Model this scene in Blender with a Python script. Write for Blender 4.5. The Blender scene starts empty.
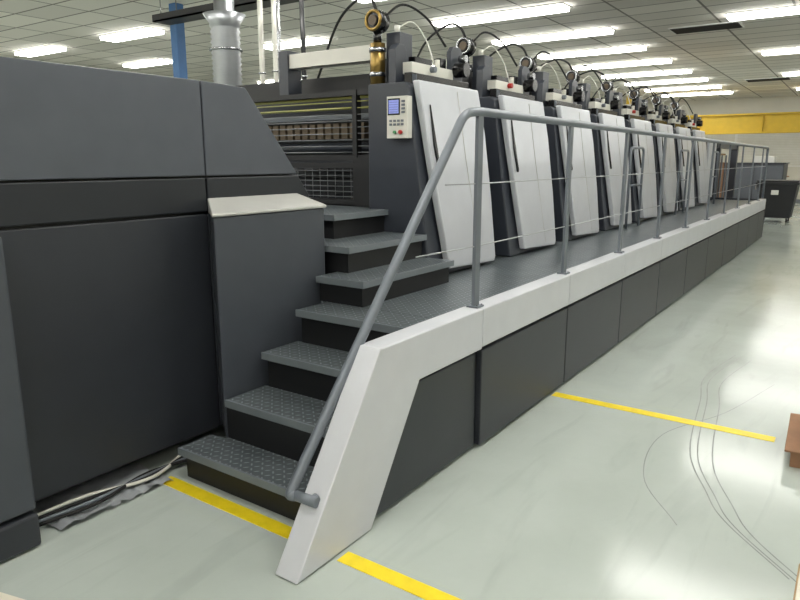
import bpy, bmesh, math, random
from mathutils import Vector, Matrix
random.seed(3)
S = bpy.context.scene
S.view_settings.view_transform = 'Standard'
S.view_settings.exposure = 0.0

# ------------------------------------------------------------------ materials
def lin(c):
    r = []
    for x in c[:3]:
        x = x/255.0
        r.append(x/12.92 if x <= 0.04045 else ((x+0.055)/1.055)**2.4)
    return (r[0], r[1], r[2], 1.0)

def mat(name, rgb, rough=0.5, metal=0.0, var=0.06, nscale=6.0, bump=0.0, bscale=300.0, emit=None, estr=0, spec=0.5):
    m = bpy.data.materials.new(name); m.use_nodes = True
    nt = m.node_tree; b = nt.nodes['Principled BSDF']
    c = lin(rgb)
    tc = nt.nodes.new('ShaderNodeTexCoord')
    n = nt.nodes.new('ShaderNodeTexNoise'); n.inputs['Scale'].default_value = nscale
    n.inputs['Detail'].default_value = 5
    nt.links.new(tc.outputs['Object'], n.inputs['Vector'])
    r = nt.nodes.new('ShaderNodeValToRGB')
    r.color_ramp.elements[0].position = 0.3; r.color_ramp.elements[1].position = 0.7
    r.color_ramp.elements[0].color = tuple(max(0, x*(1-var)) for x in c[:3])+(1,)
    r.color_ramp.elements[1].color = tuple(min(1, x*(1+var)) for x in c[:3])+(1,)
    nt.links.new(n.outputs['Fac'], r.inputs['Fac'])
    nt.links.new(r.outputs['Color'], b.inputs['Base Color'])
    b.inputs['Roughness'].default_value = rough
    b.inputs['Metallic'].default_value = metal
    b.inputs['Specular IOR Level'].default_value = spec
    if bump > 0:
        n2 = nt.nodes.new('ShaderNodeTexNoise'); n2.inputs['Scale'].default_value = bscale
        nt.links.new(tc.outputs['Object'], n2.inputs['Vector'])
        bp = nt.nodes.new('ShaderNodeBump'); bp.inputs['Strength'].default_value = bump
        bp.inputs['Distance'].default_value = 0.002
        nt.links.new(n2.outputs['Fac'], bp.inputs['Height'])
        nt.links.new(bp.outputs['Normal'], b.inputs['Normal'])
    if emit:
        b.inputs['Emission Color'].default_value = lin(emit)
        b.inputs['Emission Strength'].default_value = estr
    return m

M = {}
M['grey'] = mat('press_grey_paint', (76, 80, 87), 0.42, bump=0.15)
M['band'] = mat('press_black_band', (34, 37, 42), 0.4, bump=0.1)
M['char'] = mat('press_charcoal', (45, 48, 54), 0.42, bump=0.15)
M['char2'] = mat('press_charcoal_light', (67, 71, 78), 0.4, bump=0.15)
M['unit'] = mat('press_unit_dark', (53, 57, 65), 0.32, bump=0.1)
M['black'] = mat('black_steel', (22, 23, 25), 0.5)
M['blackgloss'] = mat('black_gloss', (14, 14, 16), 0.2)
M['white'] = mat('light_grey_panel', (202, 204, 209), 0.32, var=0.03, bump=0.1)
M['silver'] = mat('silver_panel', (190, 193, 199), 0.28, metal=0.15, var=0.03, bump=0.1)
M['cap'] = mat('cap_light', (184, 184, 180), 0.35, var=0.03)
M['rail'] = mat('rail_grey', (112, 118, 126), 0.38, metal=0.2)
M['steel'] = mat('steel', (170, 172, 175), 0.25, metal=1.0)
M['dullsteel'] = mat('dull_steel', (112, 115, 118), 0.45, metal=0.6)
M['wire'] = mat('wire_steel', (165, 168, 170), 0.4, metal=0.4)
M['alu'] = mat('duct_aluminium', (176, 180, 184), 0.35, metal=0.8)
M['bronze'] = mat('bronze', (150, 125, 70), 0.3, metal=0.8)
M['gold'] = mat('brass_bars', (150, 150, 85), 0.4, metal=0.3)
M['brown'] = mat('copper_brown', (92, 80, 64), 0.5, metal=0.2)
M['cream'] = mat('cream_plastic', (208, 207, 198), 0.45, var=0.03)
M['blue'] = mat('blue_paint', (66, 110, 160), 0.5)
M['yellow'] = mat('crane_yellow', (206, 172, 40), 0.5)
M['line'] = mat('yellow_floor_tape', (236, 210, 35), 0.4, var=0.08, nscale=12)
M['wall'] = mat('wall_paint', (205, 203, 192), 0.8, var=0.04, nscale=1.5)
M['card'] = mat('cardboard', (140, 104, 78), 0.8, var=0.12, nscale=10)
M['wood'] = mat('pallet_wood', (165, 135, 98), 0.75, var=0.2, nscale=14)
M['paper'] = mat('paper_stack', (205, 205, 200), 0.7, var=0.04)
M['plastic'] = mat('clear_sheet', (150, 154, 158), 0.3, var=0.2)
M['bin'] = mat('bin_black', (30, 32, 36), 0.5)
M['rubber'] = mat('rubber', (20, 20, 20), 0.7)
M['screen'] = mat('screen_lcd', (120, 130, 190), 0.2, emit=(130, 140, 200), estr=0.5)
M['screendark'] = mat('screen_lines', (60, 70, 130), 0.2)
M['red'] = mat('red_knob', (170, 35, 30), 0.4)
M['green'] = mat('green_knob', (60, 130, 80), 0.4)
M['beige'] = mat('beige_board', (215, 208, 192), 0.6)
M['lamp'] = mat('lamp_diffuser', (255, 255, 250), 0.5, emit=(255, 253, 247), estr=17.5)
M['trim'] = mat('lamp_housing', (225, 225, 222), 0.5)
M['vent'] = mat('ceiling_vent', (45, 45, 44), 0.8)
M['skyglass'] = mat('window_blind', (214, 214, 205), 0.6, var=0.03)
M['scuff'] = mat('tyre_scuff', (112, 116, 114), 0.35, var=0.3)

def mnode(nt, op, a, b=None, c=None):
    n = nt.nodes.new('ShaderNodeMath'); n.operation = op
    for i, v in enumerate((a, b, c)):
        if v is None: continue
        if isinstance(v, (int, float)): n.inputs[i].default_value = v
        else: nt.links.new(v, n.inputs[i])
    return n.outputs[0]

def checker_plate(name, rgb, rgb2, rough=0.45):
    m = bpy.data.materials.new(name); m.use_nodes = True
    nt = m.node_tree; b = nt.nodes['Principled BSDF']
    tc = nt.nodes.new('ShaderNodeTexCoord')
    sp = nt.nodes.new('ShaderNodeSeparateXYZ'); nt.links.new(tc.outputs['Object'], sp.inputs[0])
    u = mnode(nt, 'DIVIDE', sp.outputs[0], 0.036); v = mnode(nt, 'DIVIDE', sp.outputs[1], 0.036)
    fu = mnode(nt, 'FLOOR', u); fv = mnode(nt, 'FLOOR', v)
    par = mnode(nt, 'FLOORED_MODULO', mnode(nt, 'ADD', fu, fv), 2.0)
    lx = mnode(nt, 'SUBTRACT', mnode(nt, 'SUBTRACT', u, fu), 0.5)
    ly = mnode(nt, 'SUBTRACT', mnode(nt, 'SUBTRACT', v, fv), 0.5)
    a = mnode(nt, 'ADD', lx, ly)
    bb = mnode(nt, 'SUBTRACT', lx, ly)
    inv = mnode(nt, 'SUBTRACT', 1.0, par)
    p = mnode(nt, 'ADD', mnode(nt, 'MULTIPLY', a, par), mnode(nt, 'MULTIPLY', bb, inv))
    q = mnode(nt, 'ADD', mnode(nt, 'MULTIPLY', bb, par), mnode(nt, 'MULTIPLY', a, inv))
    p = mnode(nt, 'DIVIDE', p, 0.66); q = mnode(nt, 'DIVIDE', q, 0.22)
    d = mnode(nt, 'ADD', mnode(nt, 'MULTIPLY', p, p), mnode(nt, 'MULTIPLY', q, q))
    h = mnode(nt, 'SUBTRACT', 1.0, mnode(nt, 'MINIMUM', d, 1.0))
    n = nt.nodes.new('ShaderNodeTexNoise'); n.inputs['Scale'].default_value = 5; n.inputs['Detail'].default_value = 6
    nt.links.new(tc.outputs['Object'], n.inputs['Vector'])
    f = mnode(nt, 'MINIMUM', mnode(nt, 'ADD', mnode(nt, 'MULTIPLY', h, 0.9), mnode(nt, 'MULTIPLY', n.outputs['Fac'], 0.35)), 1.0)
    mx = nt.nodes.new('ShaderNodeMix'); mx.data_type = 'RGBA'
    nt.links.new(f, mx.inputs[0]); mx.inputs[6].default_value = lin(rgb); mx.inputs[7].default_value = lin(rgb2)
    nt.links.new(mx.outputs[2], b.inputs['Base Color'])
    b.inputs['Roughness'].default_value = rough; b.inputs['Metallic'].default_value = 0.2
    bp = nt.nodes.new('ShaderNodeBump'); bp.inputs['Strength'].default_value = 0.8; bp.inputs['Distance'].default_value = 0.002
    nt.links.new(h, bp.inputs['Height']); nt.links.new(bp.outputs['Normal'], b.inputs['Normal'])
    return m
M['deck'] = checker_plate('checker_plate', (62, 69, 73), (144, 152, 156), 0.34)
M['nose'] = mat('step_nosing', (118, 125, 130), 0.4, metal=0.2)

def floor_mat():
    m = bpy.data.materials.new('epoxy_floor'); m.use_nodes = True
    nt = m.node_tree; b = nt.nodes['Principled BSDF']
    tc = nt.nodes.new('ShaderNodeTexCoord')
    n = nt.nodes.new('ShaderNodeTexNoise'); n.inputs['Scale'].default_value = 0.8; n.inputs['Detail'].default_value = 8
    n.inputs['Roughness'].default_value = 0.6
    nt.links.new(tc.outputs['Object'], n.inputs['Vector'])
    r = nt.nodes.new('ShaderNodeValToRGB')
    r.color_ramp.elements[0].position = 0.3; r.color_ramp.elements[0].color = lin((168, 176, 169))
    r.color_ramp.elements[1].position = 0.7; r.color_ramp.elements[1].color = lin((183, 191, 185))
    nt.links.new(n.outputs['Fac'], r.inputs['Fac'])
    mp = nt.nodes.new('ShaderNodeMapping'); mp.inputs['Scale'].default_value = (0.5, 3, 1); mp.inputs['Rotation'].default_value = (0, 0, 0.25)
    nt.links.new(tc.outputs['Object'], mp.inputs['Vector'])
    n2 = nt.nodes.new('ShaderNodeTexNoise'); n2.inputs['Scale'].default_value = 1.6; n2.inputs['Detail'].default_value = 10
    n2.inputs['Distortion'].default_value = 1.5
    nt.links.new(mp.outputs[0], n2.inputs['Vector'])
    r2 = nt.nodes.new('ShaderNodeValToRGB')
    r2.color_ramp.elements[0].position = 0.55; r2.color_ramp.elements[0].color = (1, 1, 1, 1)
    r2.color_ramp.elements[1].position = 0.75; r2.color_ramp.elements[1].color = (0.88, 0.88, 0.88, 1)
    nt.links.new(n2.outputs['Fac'], r2.inputs['Fac'])
    mx = nt.nodes.new('ShaderNodeMix'); mx.data_type = 'RGBA'; mx.blend_type = 'MULTIPLY'; mx.inputs[0].default_value = 1
    nt.links.new(r.outputs['Color'], mx.inputs[6]); nt.links.new(r2.outputs['Color'], mx.inputs[7])
    nt.links.new(mx.outputs[2], b.inputs['Base Color'])
    rr = nt.nodes.new('ShaderNodeMapRange'); rr.inputs['To Min'].default_value = 0.11; rr.inputs['To Max'].default_value = 0.20
    nt.links.new(n.outputs['Fac'], rr.inputs['Value']); nt.links.new(rr.outputs[0], b.inputs['Roughness'])
    b.inputs['Specular IOR Level'].default_value = 0.5
    n3 = nt.nodes.new('ShaderNodeTexNoise'); n3.inputs['Scale'].default_value = 5
    nt.links.new(tc.outputs['Object'], n3.inputs['Vector'])
    bp = nt.nodes.new('ShaderNodeBump'); bp.inputs['Strength'].default_value = 0.06; bp.inputs['Distance'].default_value = 0.01
    nt.links.new(n3.outputs['Fac'], bp.inputs['Height']); nt.links.new(bp.outputs['Normal'], b.inputs['Normal'])
    return m
def ceil_mat():
    m = bpy.data.materials.new('ceiling_tiles'); m.use_nodes = True
    nt = m.node_tree; b = nt.nodes['Principled BSDF']
    tc = nt.nodes.new('ShaderNodeTexCoord')
    br = nt.nodes.new('ShaderNodeTexBrick'); br.offset = 0.0
    br.inputs['Scale'].default_value = 1.0
    br.inputs['Brick Width'].default_value = 0.6; br.inputs['Row Height'].default_value = 1.2
    br.inputs['Mortar Size'].default_value = 0.02; br.inputs['Mortar Smooth'].default_value = 0.1
    br.inputs['Color1'].default_value = lin((226, 223, 214)); br.inputs['Color2'].default_value = lin((204, 201, 193))
    br.inputs['Mortar'].default_value = lin((122, 119, 112))
    nt.links.new(tc.outputs['Object'], br.inputs['Vector'])
    nt.links.new(br.outputs['Color'], b.inputs['Base Color'])
    b.inputs['Roughness'].default_value = 0.85
    return m
M['floor'] = floor_mat(); M['ceil'] = ceil_mat()

# ------------------------------------------------------------------ mesh builder
def fillet(pts, r, n=6):
    pts = [Vector(p) for p in pts]
    out = [pts[0]]
    for i in range(1, len(pts)-1):
        a, b, c = pts[i-1], pts[i], pts[i+1]
        d1 = (a-b); d2 = (c-b)
        rr = min(r, d1.length*0.48, d2.length*0.48)
        p0 = b+d1.normalized()*rr; p1 = b+d2.normalized()*rr
        for k in range(n+1):
            t = k/n
            out.append(p0*(1-t)**2+b*2*t*(1-t)+p1*t*t)
    out.append(pts[-1])
    return out
def smooth_path(pts, n=8):
    pts = [Vector(p) for p in pts]
    P = [pts[0]*2-pts[1]]+pts+[pts[-1]*2-pts[-2]]
    out = []
    for i in range(1, len(P)-2):
        for k in range(n):
            t = k/n
            a, b, c, d = P[i-1], P[i], P[i+1], P[i+2]
            out.append(0.5*((2*b)+(c-a)*t+(2*a-5*b+4*c-d)*t*t+(3*b-a-3*c+d)*t**3))
    out.append(pts[-1]); return out

class MB:
    def __init__(s): s.v=[]; s.f=[]; s.m=[]; s.sm=[]; s.mats=[]
    def mi(s, m):
        m = M[m]
        if m not in s.mats: s.mats.append(m)
        return s.mats.index(m)
    def add(s, verts, faces, m, smooth=False):
        o = len(s.v); s.v += [tuple(v) for v in verts]
        k = s.mi(m)
        for i, f in enumerate(faces):
            s.f.append(tuple(o+j for j in f)); s.m.append(k)
            s.sm.append(smooth if isinstance(smooth, bool) else smooth[i])
    def poly(s, pts, off, m):
        n = len(pts); off = Vector(off)
        a = [Vector(p) for p in pts]; b = [p+off for p in a]
        faces = [tuple(range(n))[::-1], tuple(range(n, 2*n))]
        for i in range(n):
            j = (i+1) % n
            faces.append((i, j, n+j, n+i))
        s.add(a+b, faces, m)
    def box(s, x0, x1, y0, y1, z0, z1, m):
        s.poly([(x0,y0,z0),(x1,y0,z0),(x1,y1,z0),(x0,y1,z0)], (0,0,z1-z0), m)
    def xz(s, pts, y0, y1, m):
        s.poly([(p[0], y0, p[1]) for p in pts], (0, y1-y0, 0), m)
    def yz(s, pts, x0, x1, m):
        s.poly([(x0, p[0], p[1]) for p in pts], (x1-x0, 0, 0), m)
    def tube(s, pts, r, m, n=12, radii=None):
        pts = [Vector(p) for p in pts]
        L = len(pts)
        t0 = (pts[1]-pts[0]).normalized()
        ref = Vector((0,0,1)) if abs(t0.z) < 0.9 else Vector((1,0,0))
        nrm = t0.cross(ref).normalized()
        verts = []
        for i in range(L):
            if i == 0: t = pts[1]-pts[0]
            elif i == L-1: t = pts[-1]-pts[-2]
            else: t = (pts[i+1]-pts[i]).normalized()+(pts[i]-pts[i-1]).normalized()
            t.normalize()
            nrm = (nrm - t*nrm.dot(t)).normalized()
            bn = t.cross(nrm)
            rr = radii[i] if radii else r
            for k in range(n):
                a = 2*math.pi*k/n
                verts.append(pts[i]+nrm*math.cos(a)*rr+bn*math.sin(a)*rr)
        faces = [tuple(range(n))[::-1], tuple((L-1)*n+k for k in range(n))]
        sm = [False, False]
        for i in range(L-1):
            for k in range(n):
                j = (k+1) % n
                faces.append((i*n+k, i*n+j, (i+1)*n+j, (i+1)*n+k)); sm.append(True)
        s.add(verts, faces, m, sm)
    def cyl(s, p0, p1, r, m, n=24, r2=None):
        s.tube([p0, p1], r, m, n, radii=[r, r if r2 is None else r2])
    def torus(s, c, axis, R, r, m, n=24, k=8):
        c = Vector(c); ax = Vector(axis).normalized()
        ref = Vector((0,0,1)) if abs(ax.z) < 0.9 else Vector((1,0,0))
        u = ax.cross(ref).normalized(); w = ax.cross(u)
        verts = []; faces = []
        for i in range(n):
            a = 2*math.pi*i/n; d = u*math.cos(a)+w*math.sin(a)
            for j in range(k):
                b = 2*math.pi*j/k
                verts.append(c+d*(R+r*math.cos(b))+ax*r*math.sin(b))
        for i in range(n):
            for j in range(k):
                i2=(i+1)%n; j2=(j+1)%k
                faces.append((i*k+j, i2*k+j, i2*k+j2, i*k+j2))
        s.add(verts, faces, m, True)
    def ribbon(s, pts, w, z, m):
        pts = [Vector((p[0], p[1], z)) for p in pts]
        vs = []; L = len(pts)
        for i in range(L):
            t = pts[min(i+1,L-1)]-pts[max(i-1,0)]
            nn = Vector((-t.y, t.x, 0)).normalized()*w/2
            vs += [pts[i]+nn, pts[i]-nn]
        s.add(vs, [(2*i, 2*i+1, 2*i+3, 2*i+2) for i in range(L-1)], m)
    def build(s, name, parent=None, bevel=0.0, seg=2):
        me = bpy.data.meshes.new(name)
        me.from_pydata(s.v, [], s.f)
        for m in s.mats: me.materials.append(m)
        for i, p in enumerate(me.polygons):
            p.material_index = s.m[i]; p.use_smooth = s.sm[i]
        bm = bmesh.new(); bm.from_mesh(me)
        bmesh.ops.recalc_face_normals(bm, faces=bm.faces[:])
        bm.to_mesh(me); bm.free()
        ob = bpy.data.objects.new(name, me); S.collection.objects.link(ob)
        if parent: ob.parent = parent
        if bevel > 0:
            md = ob.modifiers.new('bevel', 'BEVEL'); md.width = bevel; md.segments = seg
            md.limit_method = 'ANGLE'; md.angle_limit = math.radians(40)
        return ob
def empty(name, loc=(0,0,0)):
    e = bpy.data.objects.new(name, None); S.collection.objects.link(e); e.empty_display_size = 0.2
    return e

# ------------------------------------------------------------------ room
XA, XB, YA, YB, H = -4.0, 30.0, -6.5, 20.0, 4.0
b = MB(); b.box(XA, XB, YA, YB, -0.1, 0.0, 'floor'); b.build('floor')
b = MB(); b.box(XA, XB, YA, YB, H, H+0.1, 'ceil'); b.build('ceiling')
b = MB(); b.box(XB, XB+0.15, YA, YB, 0, H, 'wall'); b.build('wall_far')
b = MB(); b.box(XA-0.15, XA, YA, YB, 0, H, 'wall'); b.build('wall_near')
b = MB(); b.box(XA, XB, YB, YB+0.15, 0, H, 'wall'); b.build('wall_left')
b = MB(); b.box(XA, XB, YA-0.15, YA, 0, H, 'wall'); b.build('wall_right')
b = MB(); b.box(XB-0.02, XB, YA, YB, 0, 0.12, 'rail'); b.build('baseboard_far')
b = MB()
b.box(XB-0.06, XB, 1.0, 4.4, 1.35, 2.75, 'trim')
for i in range(21):
    z = 1.42+i*0.063
    b.box(XB-0.09, XB-0.05, 1.08, 4.3, z, z+0.045, 'skyglass')
b.build('window_1')

# ceiling lights
def lamp_mesh(L):
    b = MB()
    b.box(-0.19, 0.19, -L/2, L/2, -0.02, 0.0, 'trim')
    b.box(-0.165, 0.165, -L/2+0.02, L/2-0.02, -0.075, -0.02, 'lamp')
    return b
def place_lamp(proto, x, y):
    ob = bpy.data.objects.new('ceiling_light', proto); ob.location = (x, y, H); S.collection.objects.link(ob)
o = lamp_mesh(2.4).build('ceiling_light'); o.location = (8.3, 5.35, H); long_me = o.data
o = lamp_mesh(1.6).build('ceiling_light'); o.location = (8.1, 11.9, H); short_me = o.data
rows = [-3.2+2.3*i for i in range(14)]
for i, x in enumerate(rows):
    if abs(x-8.3) > 0.1: place_lamp(long_me, x, 5.35)
    if i % 2 == 1 or x < 9: place_lamp(long_me, x, 1.0)
    if i % 2 == 0: place_lamp(long_me, x, -3.4)
    if x < 9:
        place_lamp(short_me, 8.1 if x > 7 else x, 15.3)
        if x < 5.5:
            place_lamp(short_me, x, 8.9)
            place_lamp(short_me, x, 11.9)
    elif i % 2 == 0:
        place_lamp(short_me, x, 10.0); place_lamp(short_me, x, 15.0)
for (x, y) in ((13.8, 2.7), (23.4, 2.7)):
    b = MB(); b.box(x-0.3, x+0.3, y-0.6, y+0.6, H-0.02, H, 'trim')
    for k in range(9):
        b.box(x-0.26+k*0.058, x-0.225+k*0.058, y-0.56, y+0.56, H-0.035, H-0.015, 'vent')
    b.box(x-0.27, x+0.27, y-0.57, y+0.57, H-0.025, H-0.018, 'vent')
    b.build('ceiling_vent')

# ------------------------------------------------------------------ floor markings
b = MB(); b.box(1.83, 1.905, 1.75, 2.76, 0.0, 0.003, 'line'); b.box(1.83, 1.905, -1.0, 1.58, 0.0, 0.003, 'line'); b.build('floor_marking_line')
b = MB(); b.box(4.16, 4.24, 0.24, 1.6, 0.0, 0.003, 'line'); b.build('floor_marking_line')
b = MB()
c1 = [(5.96,0.70),(5.2,0.80),(4.65,0.73),(3.77,0.62),(3.3,0.45),(3.06,0.33),(2.74,0.05)]
for d in (0.0, 0.045, 0.13):
    b.ribbon([(p.x, p.y) for p in smooth_path([(x-d*0.6, y-d, 0) for x, y in c1])], 0.006, 0.0012, 'scuff')
c2 = [(5.3,0.35),(4.5,0.55),(3.9,0.8),(3.3,0.75),(2.9,0.5)]
b.ribbon([(p.x, p.y) for p in smooth_path([(x, y, 0) for x, y in c2])], 0.005, 0.0014, 'scuff')
b.build('floor_tyre_marks')

# ------------------------------------------------------------------ printing press
press = empty('printing_press')
b = MB()
yf = 2.87
b.xz([(-3.2,0.10),(-3.2,1.985),(2.59,1.955),(3.09,1.37),(3.09,0.10)], yf, 5.6, 'black')
g = 0.005
b.xz([(-3.2,1.52),(-3.2,2.0),(2.31-g,2.0),(2.31-g,1.52)], yf-0.03, yf, 'grey')
b.xz([(2.31+g,1.52),(2.31+g,2.0),(2.61,1.99),(2.63,1.97),(3.0,1.52)], yf-0.03, yf, 'grey')
b.xz([(-3.2,1.335),(-3.2,1.51),(2.31-g,1.51),(2.31-g,1.335)], yf-0.03, yf, 'band')
b.xz([(2.31+g,1.335),(2.31+g,1.51),(3.005,1.51),(3.10,1.39),(3.10,1.335)], yf-0.03, yf, 'band')
b.xz([(1.0,0.12),(1.0,1.32),(2.31-g,1.32),(2.31-g,0.12)], yf-0.025, yf, 'char')
b.xz([(2.31+g,0.12),(2.31+g,1.32),(3.1,1.32),(3.1,0.12)], yf-0.025, yf, 'char')
b.xz([(-3.2,1.985),(-3.2,2.0),(2.61,1.99),(2.63,1.97),(3.10,1.385),(3.09,1.37),(2.59,1.93),(2.5,1.97)], yf, 5.6, 'grey')
b.box(-3.2, 3.0, 3.2, 5.5, 0, 0.1, 'black')
b.build('delivery_housing', press, bevel=0.005)
b = MB()
b.box(-3.2, 1.2, 2.68, 2.84, 0.17, 1.315, 'char2')
b.box(-3.2, 1.2, 2.67, 2.84, 0.01, 0.155, 'char')
b.box(-3.2, 1.17, 2.72, 2.84, 0.15, 0.18, 'black')
b.build('delivery_side_panel', press, bevel=0.012)
b = MB()
b.poly([(2.15,2.61,0.15),(2.98,2.61,0.15),(2.98,2.84,0.15),(2.32,2.84,0.15)], (0,0,1.175), 'char2')
b.build('stair_side_cover', press, bevel=0.012)
b = MB()
lo = [(2.135,2.60,1.325),(2.99,2.60,1.325),(2.99,2.84,1.325),(2.31,2.84,1.325)]
hi = [(2.135,2.60,1.342),(2.99,2.60,1.342),(2.99,2.84,1.405),(2.31,2.84,1.405)]
b.add(lo+hi, [(3,2,1,0),(4,5,6,7),(0,1,5,4),(1,2,6,5),(2,3,7,6),(3,0,4,7)], 'cap')
b.build('stair_side_cover_cap', press, bevel=0.006)

PITCH = 1.3; NU = 8
def ylean(z): return 2.41+(z-0.78)/1.35*0.19
for k in range(NU):
    ox = PITCH*k
    b = MB()
    yb = 2.98 if k == 0 else 5.6
    prof = [(ylean(0.78)+0.03, 0.78), (ylean(2.12)+0.03, 2.10), (ylean(2.12)+0.07, 2.13), (yb, 2.13), (yb, 0.78)]
    b.yz(prof, 3.90+ox, 4.80+ox, 'unit')
    if k == 0:
        b.box(4.36, 4.80, 2.98, 5.6, 0.78, 2.13, 'black')
    b.box(4.80+ox, 5.21+ox, 3.0, 5.5, 0.78, 2.02, 'black')
    b.box(4.84+ox, 5.16+ox, 2.75, 3.0, 0.78, 1.02, 'char')
    b.box(4.84+ox, 5.16+ox, 2.88, 3.0, 1.05, 1.75, 'unit')
    b.box(4.83+ox, 4.86+ox, 2.62, 2.9, 1.1, 1.9, 'black')
    b.cyl((4.80+ox,2.95,1.85), (5.21+ox,2.95,1.85), 0.03, 'steel', 16)
    b.build('press_unit_body_%d' % (k+1), press, bevel=0.01)
    b = MB()
    left = [(3.94,2.14),(3.955,1.9),(3.975,1.6),(4.01,1.3),(4.05,1.05),(4.085,0.83)]
    right = [(4.79,0.80),(4.815,0.84),(4.825,1.3),(4.83,1.8),(4.80,2.14)]
    pts = [(x+ox, ylean(z)-0.03-0.012*math.cos((z-1.4)*2.2), z) for x, z in left+right]
    b.poly(pts, (0, 0.055, 0), 'silver')
    b.build('press_unit_panel_%d' % (k+1), press, bevel=0.012, seg=3)
    b = MB()
    q = [(4.04+ox, ylean(2.0)-0.046, 1.98), (4.05+ox, ylean(1.9)-0.046, 1.88), (4.072+ox, ylean(1.5)-0.05, 1.52), (4.06+ox, ylean(1.45)-0.047, 1.5), (4.03+ox, ylean(1.7)-0.049, 1.7)]
    b.poly(q, (0, 0.02, 0), 'blackgloss')
    b.tube([(4.45+ox, ylean(2.1)-0.034, 2.1), (4.47+ox, ylean(1.6)-0.040, 1.6), (4.52+ox, ylean(1.1)-0.038, 1.1), (4.56+ox, ylean(0.85)-0.032, 0.85)], 0.003, 'cap', 6)
    b.build('press_unit_panel_grip_%d' % (k+1), press)

    b = MB()
    b.box(3.98+ox, 4.80+ox, 2.66, 2.72, 2.12, 2.20, 'blackgloss')
    b.box(4.05+ox, 4.62+ox, 2.70, 2.82, 2.20, 2.28, 'cream')
    b.xz([(4.62+ox,2.13),(4.62+ox,2.42),(4.66+ox,2.46),(4.76+ox,2.46),(4.80+ox,2.42),(4.80+ox,2.13)], 2.72, 2.76, 'unit')
    b.xz([(3.96+ox,2.13),(3.96+ox,2.36),(4.0+ox,2.4),(4.07+ox,2.4),(4.10+ox,2.36),(4.10+ox,2.13)], 2.78, 2.84, 'unit')
    b.box(4.12+ox, 4.24+ox, 2.95, 4.0, 2.33, 2.44, 'cream')
    b.box(4.14+ox, 4.22+ox, 2.96, 3.04, 2.13, 2.33, 'black')
    b.box(4.10+ox, 4.26+ox, 3.95, 4.05, 2.12, 2.47, 'unit')
    b.box(4.10+ox, 4.26+ox, 2.84, 2.96, 2.13, 2.5, 'unit')
    b.box(4.40+ox, 4.60+ox, 2.9, 5.3, 2.13, 2.28, 'black')
    b.cyl((4.66+ox,2.70,2.28), (4.66+ox,2.60,2.28), 0.055, 'blackgloss')
    b.cyl((4.72+ox,2.70,2.37), (4.72+ox,2.64,2.37), 0.03, 'steel')
    b.cyl((4.30+ox,2.70,2.25), (4.30+ox,2.66,2.25), 0.022, 'red' if k % 3 == 1 else 'rail')
    b.cyl((4.45+ox,2.74,2.28), (4.45+ox,2.74,2.34), 0.02, 'cream')
    b.box(4.5+ox, 4.58+ox, 2.74, 2.80, 2.28, 2.36, 'blackgloss')
    b.box(4.15+ox, 4.38+ox, 2.74, 2.80, 2.28, 2.33, 'blackgloss')
    for j in range(5):
        b.box(3.99+ox+j*0.012, 3.994+ox+j*0.012, 2.655, 2.66, 2.13, 2.19, 'rail')
    b.build('press_unit_top_%d' % (k+1), press, bevel=0.006)
    b = MB()
    cx, cy = 4.02+ox, 2.98
    cm = 'bronze' if k in (0, 5) else 'black'
    b.cyl((cx,cy,2.13), (cx,cy,2.42), 0.055, cm)
    b.cyl((cx,cy,2.19), (cx,cy,2.22), 0.062, 'steel')
    b.cyl((cx,cy,2.36), (cx,cy,2.39), 0.062, 'steel')
    b.cyl((cx,cy,2.42), (cx,cy,2.50), 0.03, 'blackgloss')
    b.cyl((cx-0.05,cy,2.57), (cx+0.05,cy,2.57), 0.075, 'blackgloss')
    b.torus((cx-0.052,cy,2.57), (1,0,0), 0.062, 0.012, 'bronze' if k in (0,) else 'steel')
    b.cyl((cx-0.065,cy,2.57), (cx-0.05,cy,2.57), 0.035, 'brown')
    b.cyl((cx+0.16,cy-0.06,2.5), (cx+0.16,cy-0.06,2.56), 0.022, 'cream')
    b.tube(smooth_path([(cx,cy,2.63),(cx+0.05,cy+0.1,2.75),(cx+0.25,cy+0.35,2.82),(cx+0.4,cy+0.7,2.7),(cx+0.42,cy+0.95,2.28)]), 0.011, 'rubber', 8)
    b.tube(smooth_path([(cx+0.05,cy-0.02,2.6),(cx+0.25,cy-0.05,2.72),(cx+0.5,cy-0.1,2.66),(cx+0.62,cy-0.2,2.46)]), 0.009, 'rubber', 8)
    b.tube(smooth_path([(cx+0.16,cy-0.06,2.54),(cx+0.3,cy-0.1,2.6),(cx+0.4,cy-0.16,2.48),(cx+0.42,cy-0.22,2.3)]), 0.006, 'cream', 8)
    b.build('press_unit_ink_agitator_%d' % (k+1), press)

b = MB()
b.box(3.84, 3.90, 2.60, 2.77, 1.75, 2.03, 'cream')
b.box(3.836, 3.85, 2.66, 2.76, 1.905, 2.015, 'blackgloss')
b.box(3.834, 3.85, 2.668, 2.752, 1.915, 2.005, 'screen')
for i in range(5):
    b.box(3.832, 3.835, 2.675, 2.745, 1.925+i*0.016, 1.927+i*0.016, 'screendark')
for i in range(4):
    for j in range(2):
        b.box(3.834, 3.842, 2.63+i*0.032, 2.65+i*0.032, 1.835+j*0.024, 1.85+j*0.024, 'rail')
for j in range(4):
    b.box(3.834, 3.842, 2.618, 2.645, 1.915+j*0.024, 1.93+j*0.024, 'rail')
b.cyl((3.84,2.65,1.79),(3.82,2.65,1.79), 0.014, 'red', 12)
b.cyl((3.84,2.70,1.79),(3.825,2.70,1.79), 0.011, 'green', 12)
b.build('control_terminal', press, bevel=0.004)

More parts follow.
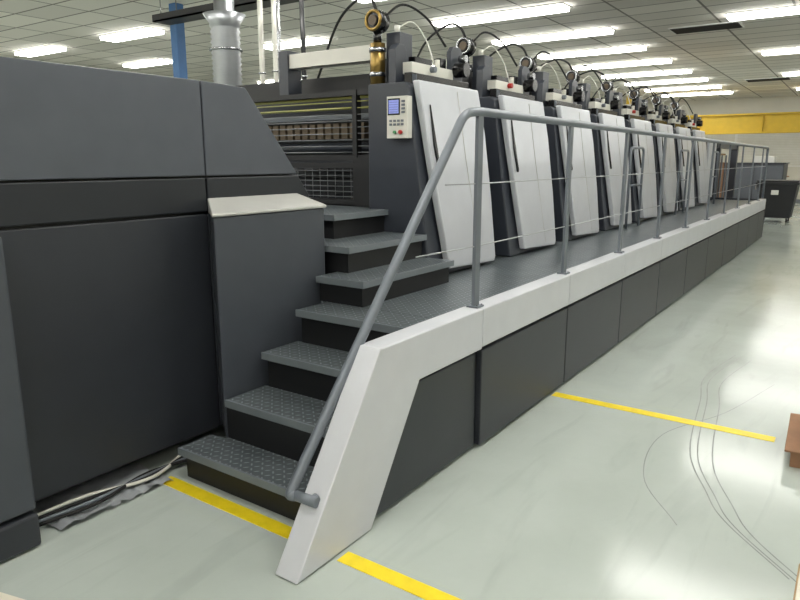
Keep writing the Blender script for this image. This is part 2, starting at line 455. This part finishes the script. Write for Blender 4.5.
# coater cage beside the first unit
b = MB()
y0, y1 = 2.98, 4.6
b.box(4.30, 4.36, y0, y1, 1.26, 2.12, 'char')
for z in (1.28, 1.56, 1.62, 2.10):
    b.box(4.05, 4.11, y0, y1, z-0.02, z+0.02, 'black')
for y in (y0+0.02, 3.22, y1-0.02):
    b.box(4.04, 4.10, y-0.02, y+0.02, 1.26, 2.12, 'black')
b.box(3.92, 4.1, 2.98, 3.12, 1.26, 1.62, 'black')
for i in range(9):
    z = 1.66+i*0.047
    b.cyl((4.06, y0, z), (4.06, y1, z), 0.0045, 'gold' if i > 6 else 'dullsteel', 8)
for i in range(16):
    y = 3.28+i*0.08
    b.cyl((4.065, y, 1.30), (4.065, y, 1.56), 0.003, 'dullsteel', 6)
for i in range(6):
    z = 1.32+i*0.04
    b.cyl((4.06, y0, z), (4.06, y1, z), 0.003, 'dullsteel', 8)
b.cyl((4.1, y0, 2.07), (4.1, y1, 2.07), 0.012, 'gold', 10)
b.cyl((4.18, y0, 2.0), (4.18, y1, 2.0), 0.010, 'gold', 10)
for i in range(16):
    y = 3.25+i*0.085
    b.box(4.2, 4.28, y, y+0.06, 1.77, 1.89, 'brown')
b.cyl((4.25, y0, 1.70), (4.25, y1, 1.70), 0.035, 'unit', 16)
b.cyl((4.25, y0, 1.5), (4.25, y1, 1.5), 0.04, 'char', 16)
b.box(4.2, 4.3, y0, y1, 1.92, 1.95, 'rail')
b.build('coater_guard_cage', press, bevel=0.0)

# feeder at far end
b = MB()
fx = 3.9+PITCH*NU
b.box(fx, fx+0.9, 2.6, 5.5, 0.78, 2.0, 'unit')
b.box(fx+0.1, fx+0.85, 2.55, 2.6, 0.85, 1.95, 'silver')
b.box(fx+0.9, fx+1.38, 2.75, 5.5, 0.78, 1.75, 'black')
b.box(fx+1.6, fx+1.75, 2.6, 2.75, 0.0, 2.0, 'unit')
b.box(fx+4.0, fx+4.15, 2.6, 2.75, 0.0, 2.0, 'unit')
b.box(fx+1.4, fx+4.15, 2.62, 2.72, 1.86, 2.0, 'unit')
b.box(fx+1.8, fx+2.9, 2.8, 4.6, 0.15, 1.72, 'card')
b.box(fx+3.0, fx+3.95, 2.8, 4.6, 0.15, 1.55, 'card')
b.box(fx+1.8, fx+3.95, 2.85, 4.5, 1.72, 1.76, 'wood')
b.box(fx+1.75, fx+4.0, 2.78, 4.7, 0.0, 0.15, 'wood')
for i in range(4):
    b.box(fx+1.9+i*0.55, fx+1.96+i*0.55, 2.76, 2.79, 0.15, 1.72, 'rail')
b.build('feeder', press, bevel=0.008)

# ------------------------------------------------------------------ walkway with stairs
walk = empty('walkway_platform')
XE = 15.7
b = MB()
b.box(2.90, XE, 1.72, 2.59, 0.735, 0.775, 'deck')
b.build('deck_plate', walk, bevel=0.003)
b = MB()
b.box(2.96, XE-0.02, 1.71, 2.59, 0.0, 0.735, 'black')
b.build('deck_substructure', walk)
b = MB(); r = MB()
steps = [(1.92, 0.17, 2.70), (2.155, 0.375, 2.60), (2.40, 0.578, 2.575), (2.64, 0.775, 2.54)]
for i, (x, z, ye) in enumerate(steps):
    xn = steps[i+1][0]+0.04 if i < 3 else 2.90
    if i == 0:
        b.box(x, 2.13, 1.72, ye, z-0.012, z, 'deck'); b.box(2.13, xn, 1.72, 2.595, z-0.012, z, 'deck')
        r.box(x+0.035, 2.13, 1.725, ye-0.01, 0.0, z-0.0125, 'black'); r.box(2.13, xn, 1.725, 2.59, 0.0, z-0.0125, 'black')
    else:
        b.box(x, xn, 1.72, ye, z-0.012, z, 'deck')
        r.box(x+0.035, xn+(0.0 if i < 3 else 0.05), 1.725, ye-0.005, steps[i-1][1]-0.012, z-0.0125 if i < 3 else 0.73, 'black')
    b.box(x-0.006, x-0.0005, 1.72, ye+0.002, z-0.038, z, 'nose')
    b.box(x-0.006, x+0.006, 1.72, ye+0.002, z-0.001, z+0.002, 'nose')
r.box(2.15, 2.96, 1.725, 2.59, 0.0, 0.35, 'black')
r.box(2.45, 2.96, 1.725, 2.56, 0.35, 0.56, 'black')
r.box(2.69, 2.96, 1.725, 2.53, 0.56, 0.73, 'black')
b.build('stair_treads', walk, bevel=0.0015); r.build('stair_risers', walk)
b = MB(); r = MB()
ups = [(2.87, 2.24, 0.93, 3.88, 2.59), (3.03, 2.47, 1.09, 3.89, 2.83), (3.3, 2.81, 1.25, 4.03, 5.2)]
for (x, y, z, xe, ye) in ups:
    b.box(x, xe, y, ye, z-0.012, z, 'deck')
    b.box(x-0.006, x-0.0005, y-0.006, ye, z-0.038, z+0.001, 'nose')
    b.box(x, xe, y-0.006, y-0.0005, z-0.038, z+0.001, 'nose')
    r.box(x+0.03, xe-0.01, y+0.03, ye, 0.776, z-0.0125, 'black')
b.box(3.12, 3.32, 2.83, 4.2, 1.078, 1.09, 'deck'); r.box(3.12, 3.33, 2.83, 4.2, 0.3, 1.0775, 'black')
r.box(3.0, 3.88, 2.47, 2.59, 0.776, 0.92, 'black')
b.build('inner_step_treads', walk, bevel=0.0015); r.build('inner_step_risers', walk)

b = MB()
b.xz([(1.615,0.005),(2.165,0.815),(3.10,0.815),(3.10,0.59),(2.475,0.59),(2.09,0.005)], 1.60, 1.72, 'white')
seams = [3.105+PITCH*i for i in range(10)]+[XE]
for i in range(len(seams)-1):
    if seams[i+1]-seams[i] < 0.05: continue
    b.box(seams[i]+0.001, seams[i+1]-0.002, 1.60, 1.72, 0.60, 0.815, 'white')
b.build('light_fascia', walk, bevel=0.006, seg=3)
b = MB()
b.xz([(2.115,0.02),(2.462,0.565),(3.09,0.565),(3.09,0.02)], 1.63, 1.70, 'char')
for i in range(len(seams)-1):
    if seams[i+1]-seams[i] < 0.05: continue
    b.box(seams[i]+0.004, seams[i+1]-0.008, 1.605, 1.70, 0.02, 0.578, 'char')
b.build('side_panels', walk, bevel=0.006)
b = MB()
b.box(2.55, XE, 1.66, 1.71, 0.0, 0.7, 'black')
b.box(XE, XE+0.03, 1.60, 2.59, 0.02, 0.815, 'char')
b.build('side_frame', walk)

# ------------------------------------------------------------------ handrail
hr = empty('handrail')
b = MB()
b.tube([(1.80,1.655,0.275),(1.775,1.655,0.27)], 0.018, 'rail', 14)
b.tube([(1.775,1.63,0.268),(1.765,1.76,0.272)], 0.022, 'rail', 16)
b.tube(fillet([(1.765,1.735,0.272),(1.755,1.76,0.27),(1.80,1.758,0.33),(2.97,1.665,1.83),(3.10,1.66,1.845),(XE-0.1,1.66,1.845),(XE-0.1,1.66,0.83)], 0.08), 0.023, 'rail', 16)
b.build('top_rail', hr)
b = MB()
for i in range(10):
    x = 3.12+1.31*i
    b.box(x-0.028, x+0.028, 1.650, 1.670, 0.825, 1.84, 'rail')
    b.box(x-0.038, x+0.038, 1.625, 1.695, 0.816, 0.826, 'rail')
    for dx in (-0.025, 0.025):
        b.cyl((x+dx, 1.635, 0.826), (x+dx, 1.635, 0.832), 0.006, 'steel', 8)
b.build('posts', hr, bevel=0.003)
b = MB()
for z in (1.15, 1.48):
    xs = 3.12 - (1.84-z)*0.8 + 0.02
    b.tube([(xs,1.70,z),(3.12,1.66,z),(XE-0.1,1.66,z)], 0.0035, 'wire', 6)
b.build('guard_wires', hr)
for i, x in enumerate((8.15, 10.75, 13.35)):
    b = MB()
    b.tube(fillet([(x,2.3,0.78),(x,2.3,1.75),(x+0.55,2.3,1.75),(x+0.55,2.3,0.78)], 0.08), 0.016, 'rail', 12)
    b.cyl((x,2.3,1.3),(x+0.55,2.3,1.3),0.012,'rail',10)
    b.build('grab_rail_%d' % (i+1), hr)

# ------------------------------------------------------------------ services in the background
b = MB(); b.box(7.0, 7.16, 9.1, 9.26, 0, H, 'blue'); b.box(6.95,7.21,9.05,9.31,0,0.02,'blue'); b.build('support_column', bevel=0.01)
b = MB()
cx, cy = 5.7, 6.5
pts = []; rad = []
z = 1.7
while z < 3.2:
    pts += [(cx,cy,z),(cx,cy,z+0.02)]; rad += [0.16,0.18]; z += 0.06
pts += [(cx,cy,3.2),(cx,cy,3.3),(cx,cy,3.32),(cx,cy,H)]; rad += [0.18,0.25,0.12,0.12]
b.tube(pts, 0.17, 'alu', 24, radii=rad)
b.torus((cx,cy,2.2),(0,0,1),0.185,0.015,'steel'); b.torus((cx,cy,2.9),(0,0,1),0.185,0.015,'steel')
b.cyl((cx,cy,0),(cx,cy,1.7),0.16,'alu')
b.build('ventilation_duct')
b = MB()
b.box(6.5,6.8,3.5,9.0,3.62,3.64,'black'); b.box(6.5,6.53,3.5,9.0,3.62,3.72,'black'); b.box(6.77,6.8,3.5,9.0,3.62,3.72,'black')
for y in (4.5,6.6,8.8):
    b.cyl((6.51,y,3.62),(6.51,y,H),0.008,'steel',8); b.cyl((6.79,y,3.62),(6.79,y,H),0.008,'steel',8)
b.build('cable_tray')
b = MB()
for (x,y,r_,m_) in ((5.75,5.95,0.032,'cream'),(5.85,5.76,0.022,'steel'),(5.72,5.70,0.028,'cream'),(6.25,5.75,0.03,'black')):
    b.tube(fillet([(x,y,0.0),(x,y,3.1),(x+0.1,y+0.1,3.3),(x+0.1,y+0.1,H)],0.1), r_, m_, 12)
    b.torus((x,y,2.6),(0,0,1),r_+0.004,0.01,'steel',16,6)
    b.torus((x,y,2.3),(0,0,1),r_+0.004,0.01,'steel',16,6)
b.cyl((5.72,5.70,2.75),(6.25,5.75,2.75),0.02,'steel',12)
b.build('service_pipes')

# crane beam
b = MB()
b.box(25.9,26.25,-3,8,3.12,3.17,'yellow'); b.box(25.9,26.25,-3,8,2.50,2.55,'yellow'); b.box(26.04,26.10,-3,8,2.55,3.12,'yellow')
for y in range(-3,9,2): b.box(25.93,26.2,y,y+0.02,2.55,3.12,'yellow')
for y in (-2,7.5): b.box(26.0,26.15,y,y+0.15,3.17,H,'yellow')
b.build('crane_beam')

# waste bin
b = MB()
bx, by = 20.2, 1.80
def ring(sx, sy, z): return [(bx-sx,by-sy,z),(bx+sx,by-sy,z),(bx+sx,by+sy,z),(bx-sx,by+sy,z)]
v = ring(0.34,0.36,0.12)+ring(0.42,0.46,1.0)
b.add(v, [(3,2,1,0),(4,5,6,7),(0,1,5,4),(1,2,6,5),(2,3,7,6),(3,0,4,7)], 'bin')
b.box(bx-0.45,bx+0.45,by-0.5,by+0.5,0.98,1.04,'bin')
b.box(bx-0.43,bx+0.43,by-0.48,by+0.48,1.04,1.09,'bin')
for sx in (-0.27,0.27):
    for sy in (-0.29,0.29):
        b.cyl((bx+sx,by+sy-0.02,0.06),(bx+sx,by+sy+0.02,0.06),0.06,'rubber',16)
        b.box(bx+sx-0.02,bx+sx+0.02,by+sy-0.03,by+sy+0.03,0.06,0.14,'steel')
b.box(bx-0.43,bx-0.40,by-0.05,by+0.12,0.72,0.84,'paper')
b.build('waste_bin', bevel=0.012)

def pallet(x,y,z=0.0,ang=0,load=None,name='wooden_pallet'):
    b = MB()
    for i in range(3): b.box(-0.6,0.6,-0.4+i*0.35,-0.3+i*0.35,0,0.02,'wood')
    for i in range(3):
        for j in range(3): b.box(-0.6+j*0.53,-0.46+j*0.53,-0.4+i*0.35,-0.3+i*0.35,0.02,0.1,'wood')
    for j in range(3): b.box(-0.6+j*0.53,-0.46+j*0.53,-0.4,0.4,0.1,0.12,'wood')
    for i in range(5): b.box(-0.6,0.6,-0.4+i*0.175,-0.3+i*0.175,0.12,0.144,'wood')
    if load:
        b.box(-0.56,0.56,-0.38,0.38,0.144,0.144+load[0],load[1])
        b.box(-0.57,0.57,-0.39,0.39,0.144+load[0],0.16+load[0],load[2] if len(load) > 2 else 'card')
    o = b.build(name, bevel=0.004); o.location=(x,y,z); o.rotation_euler=(0,0,ang); return o
pallet(26.8,2.5,0,0.1,(0.9,'paper'),'paper_pallet')
pallet(27.0,4.2,0,-0.05,(1.2,'card'),'paper_pallet')
pallet(2.03,-0.375,0,0.0,(0.31,'paper','beige'),'paper_pallet')
# grey equipment cabinet
b = MB()
b.box(23.4,24.6,2.0,3.6,0.08,1.5,'char2'); b.box(23.5,24.5,2.1,3.5,0,0.08,'black')
for y in (2.02,2.82): b.box(23.38,23.4,y,y+0.76,0.12,1.46,'grey'); b.box(23.36,23.38,y+0.66,y+0.70,0.7,0.95,'steel')
b.box(23.35,24.65,1.95,3.65,1.5,1.53,'unit')
b.box(23.6,24.1,2.3,2.9,1.53,1.72,'paper')
b.build('equipment_cabinet', bevel=0.01)

# cardboard sleeve at right
b = MB()
b.poly([(3.86,0.06,0.0),(4.42,0.10,0.0),(4.41,0.17,0.0),(3.85,0.14,0.0)],(0,0,0.09),'card')
b.poly([(3.83,0.0,0.09),(4.46,0.03,0.09),(4.44,0.19,0.09),(3.82,0.17,0.09)],(0,0,0.012),'card')
b.poly([(3.87,0.02,0.102),(4.40,0.05,0.102),(4.39,0.12,0.102),(3.86,0.10,0.102)],(0,0,0.05),'wood')
b.build('cardboard_box', bevel=0.004)

# sheet & cables below the delivery
b = MB()
n = 26; mm = 8; vs=[]; fs=[]
for i in range(n):
    for j in range(mm):
        x = 1.3+i*0.023; y = 2.70+j*0.05
        vs.append((x+random.uniform(-.01,.01), y+random.uniform(-.01,.01), 0.006+random.random()*0.03))
for i in range(n-1):
    for j in range(mm-1):
        a=i*mm+j; fs.append((a,a+1,a+mm+1,a+mm))
b.add(vs,fs,'plastic',True)
b.build('crumpled_plastic_sheet')
b = MB()
for k in range(4):
    b.tube(smooth_path([(1.25,2.80+k*0.03,0.03),(1.5,2.74+k*0.035,0.045),(1.8,2.82-k*0.02,0.04),(2.1,2.78+k*0.04,0.03)]),0.009,['rubber','rail','rubber','cream'][k],8)
b.build('floor_cables')
b = MB(); b.poly([(0.5,2.2,0),(0.98,2.35,0),(0.9,2.66,0),(0.5,2.66,0)],(0,0,0.01),'beige'); b.build('paper_sheet')

# ------------------------------------------------------------------ world + camera
w = bpy.data.worlds.new('world'); S.world = w; w.use_nodes = True
w.node_tree.nodes['Background'].inputs[0].default_value = (0.9,0.95,1,1)
w.node_tree.nodes['Background'].inputs[1].default_value = 0.3
cam = bpy.data.cameras.new('camera'); co = bpy.data.objects.new('camera', cam); S.collection.objects.link(co)
cam.lens = 29.57; cam.sensor_width = 36; cam.clip_start = 0.02; cam.clip_end = 200
co.location = (0,0,1.6); co.rotation_euler = (math.radians(78.0), 0, math.radians(-55.3))
S.camera = co
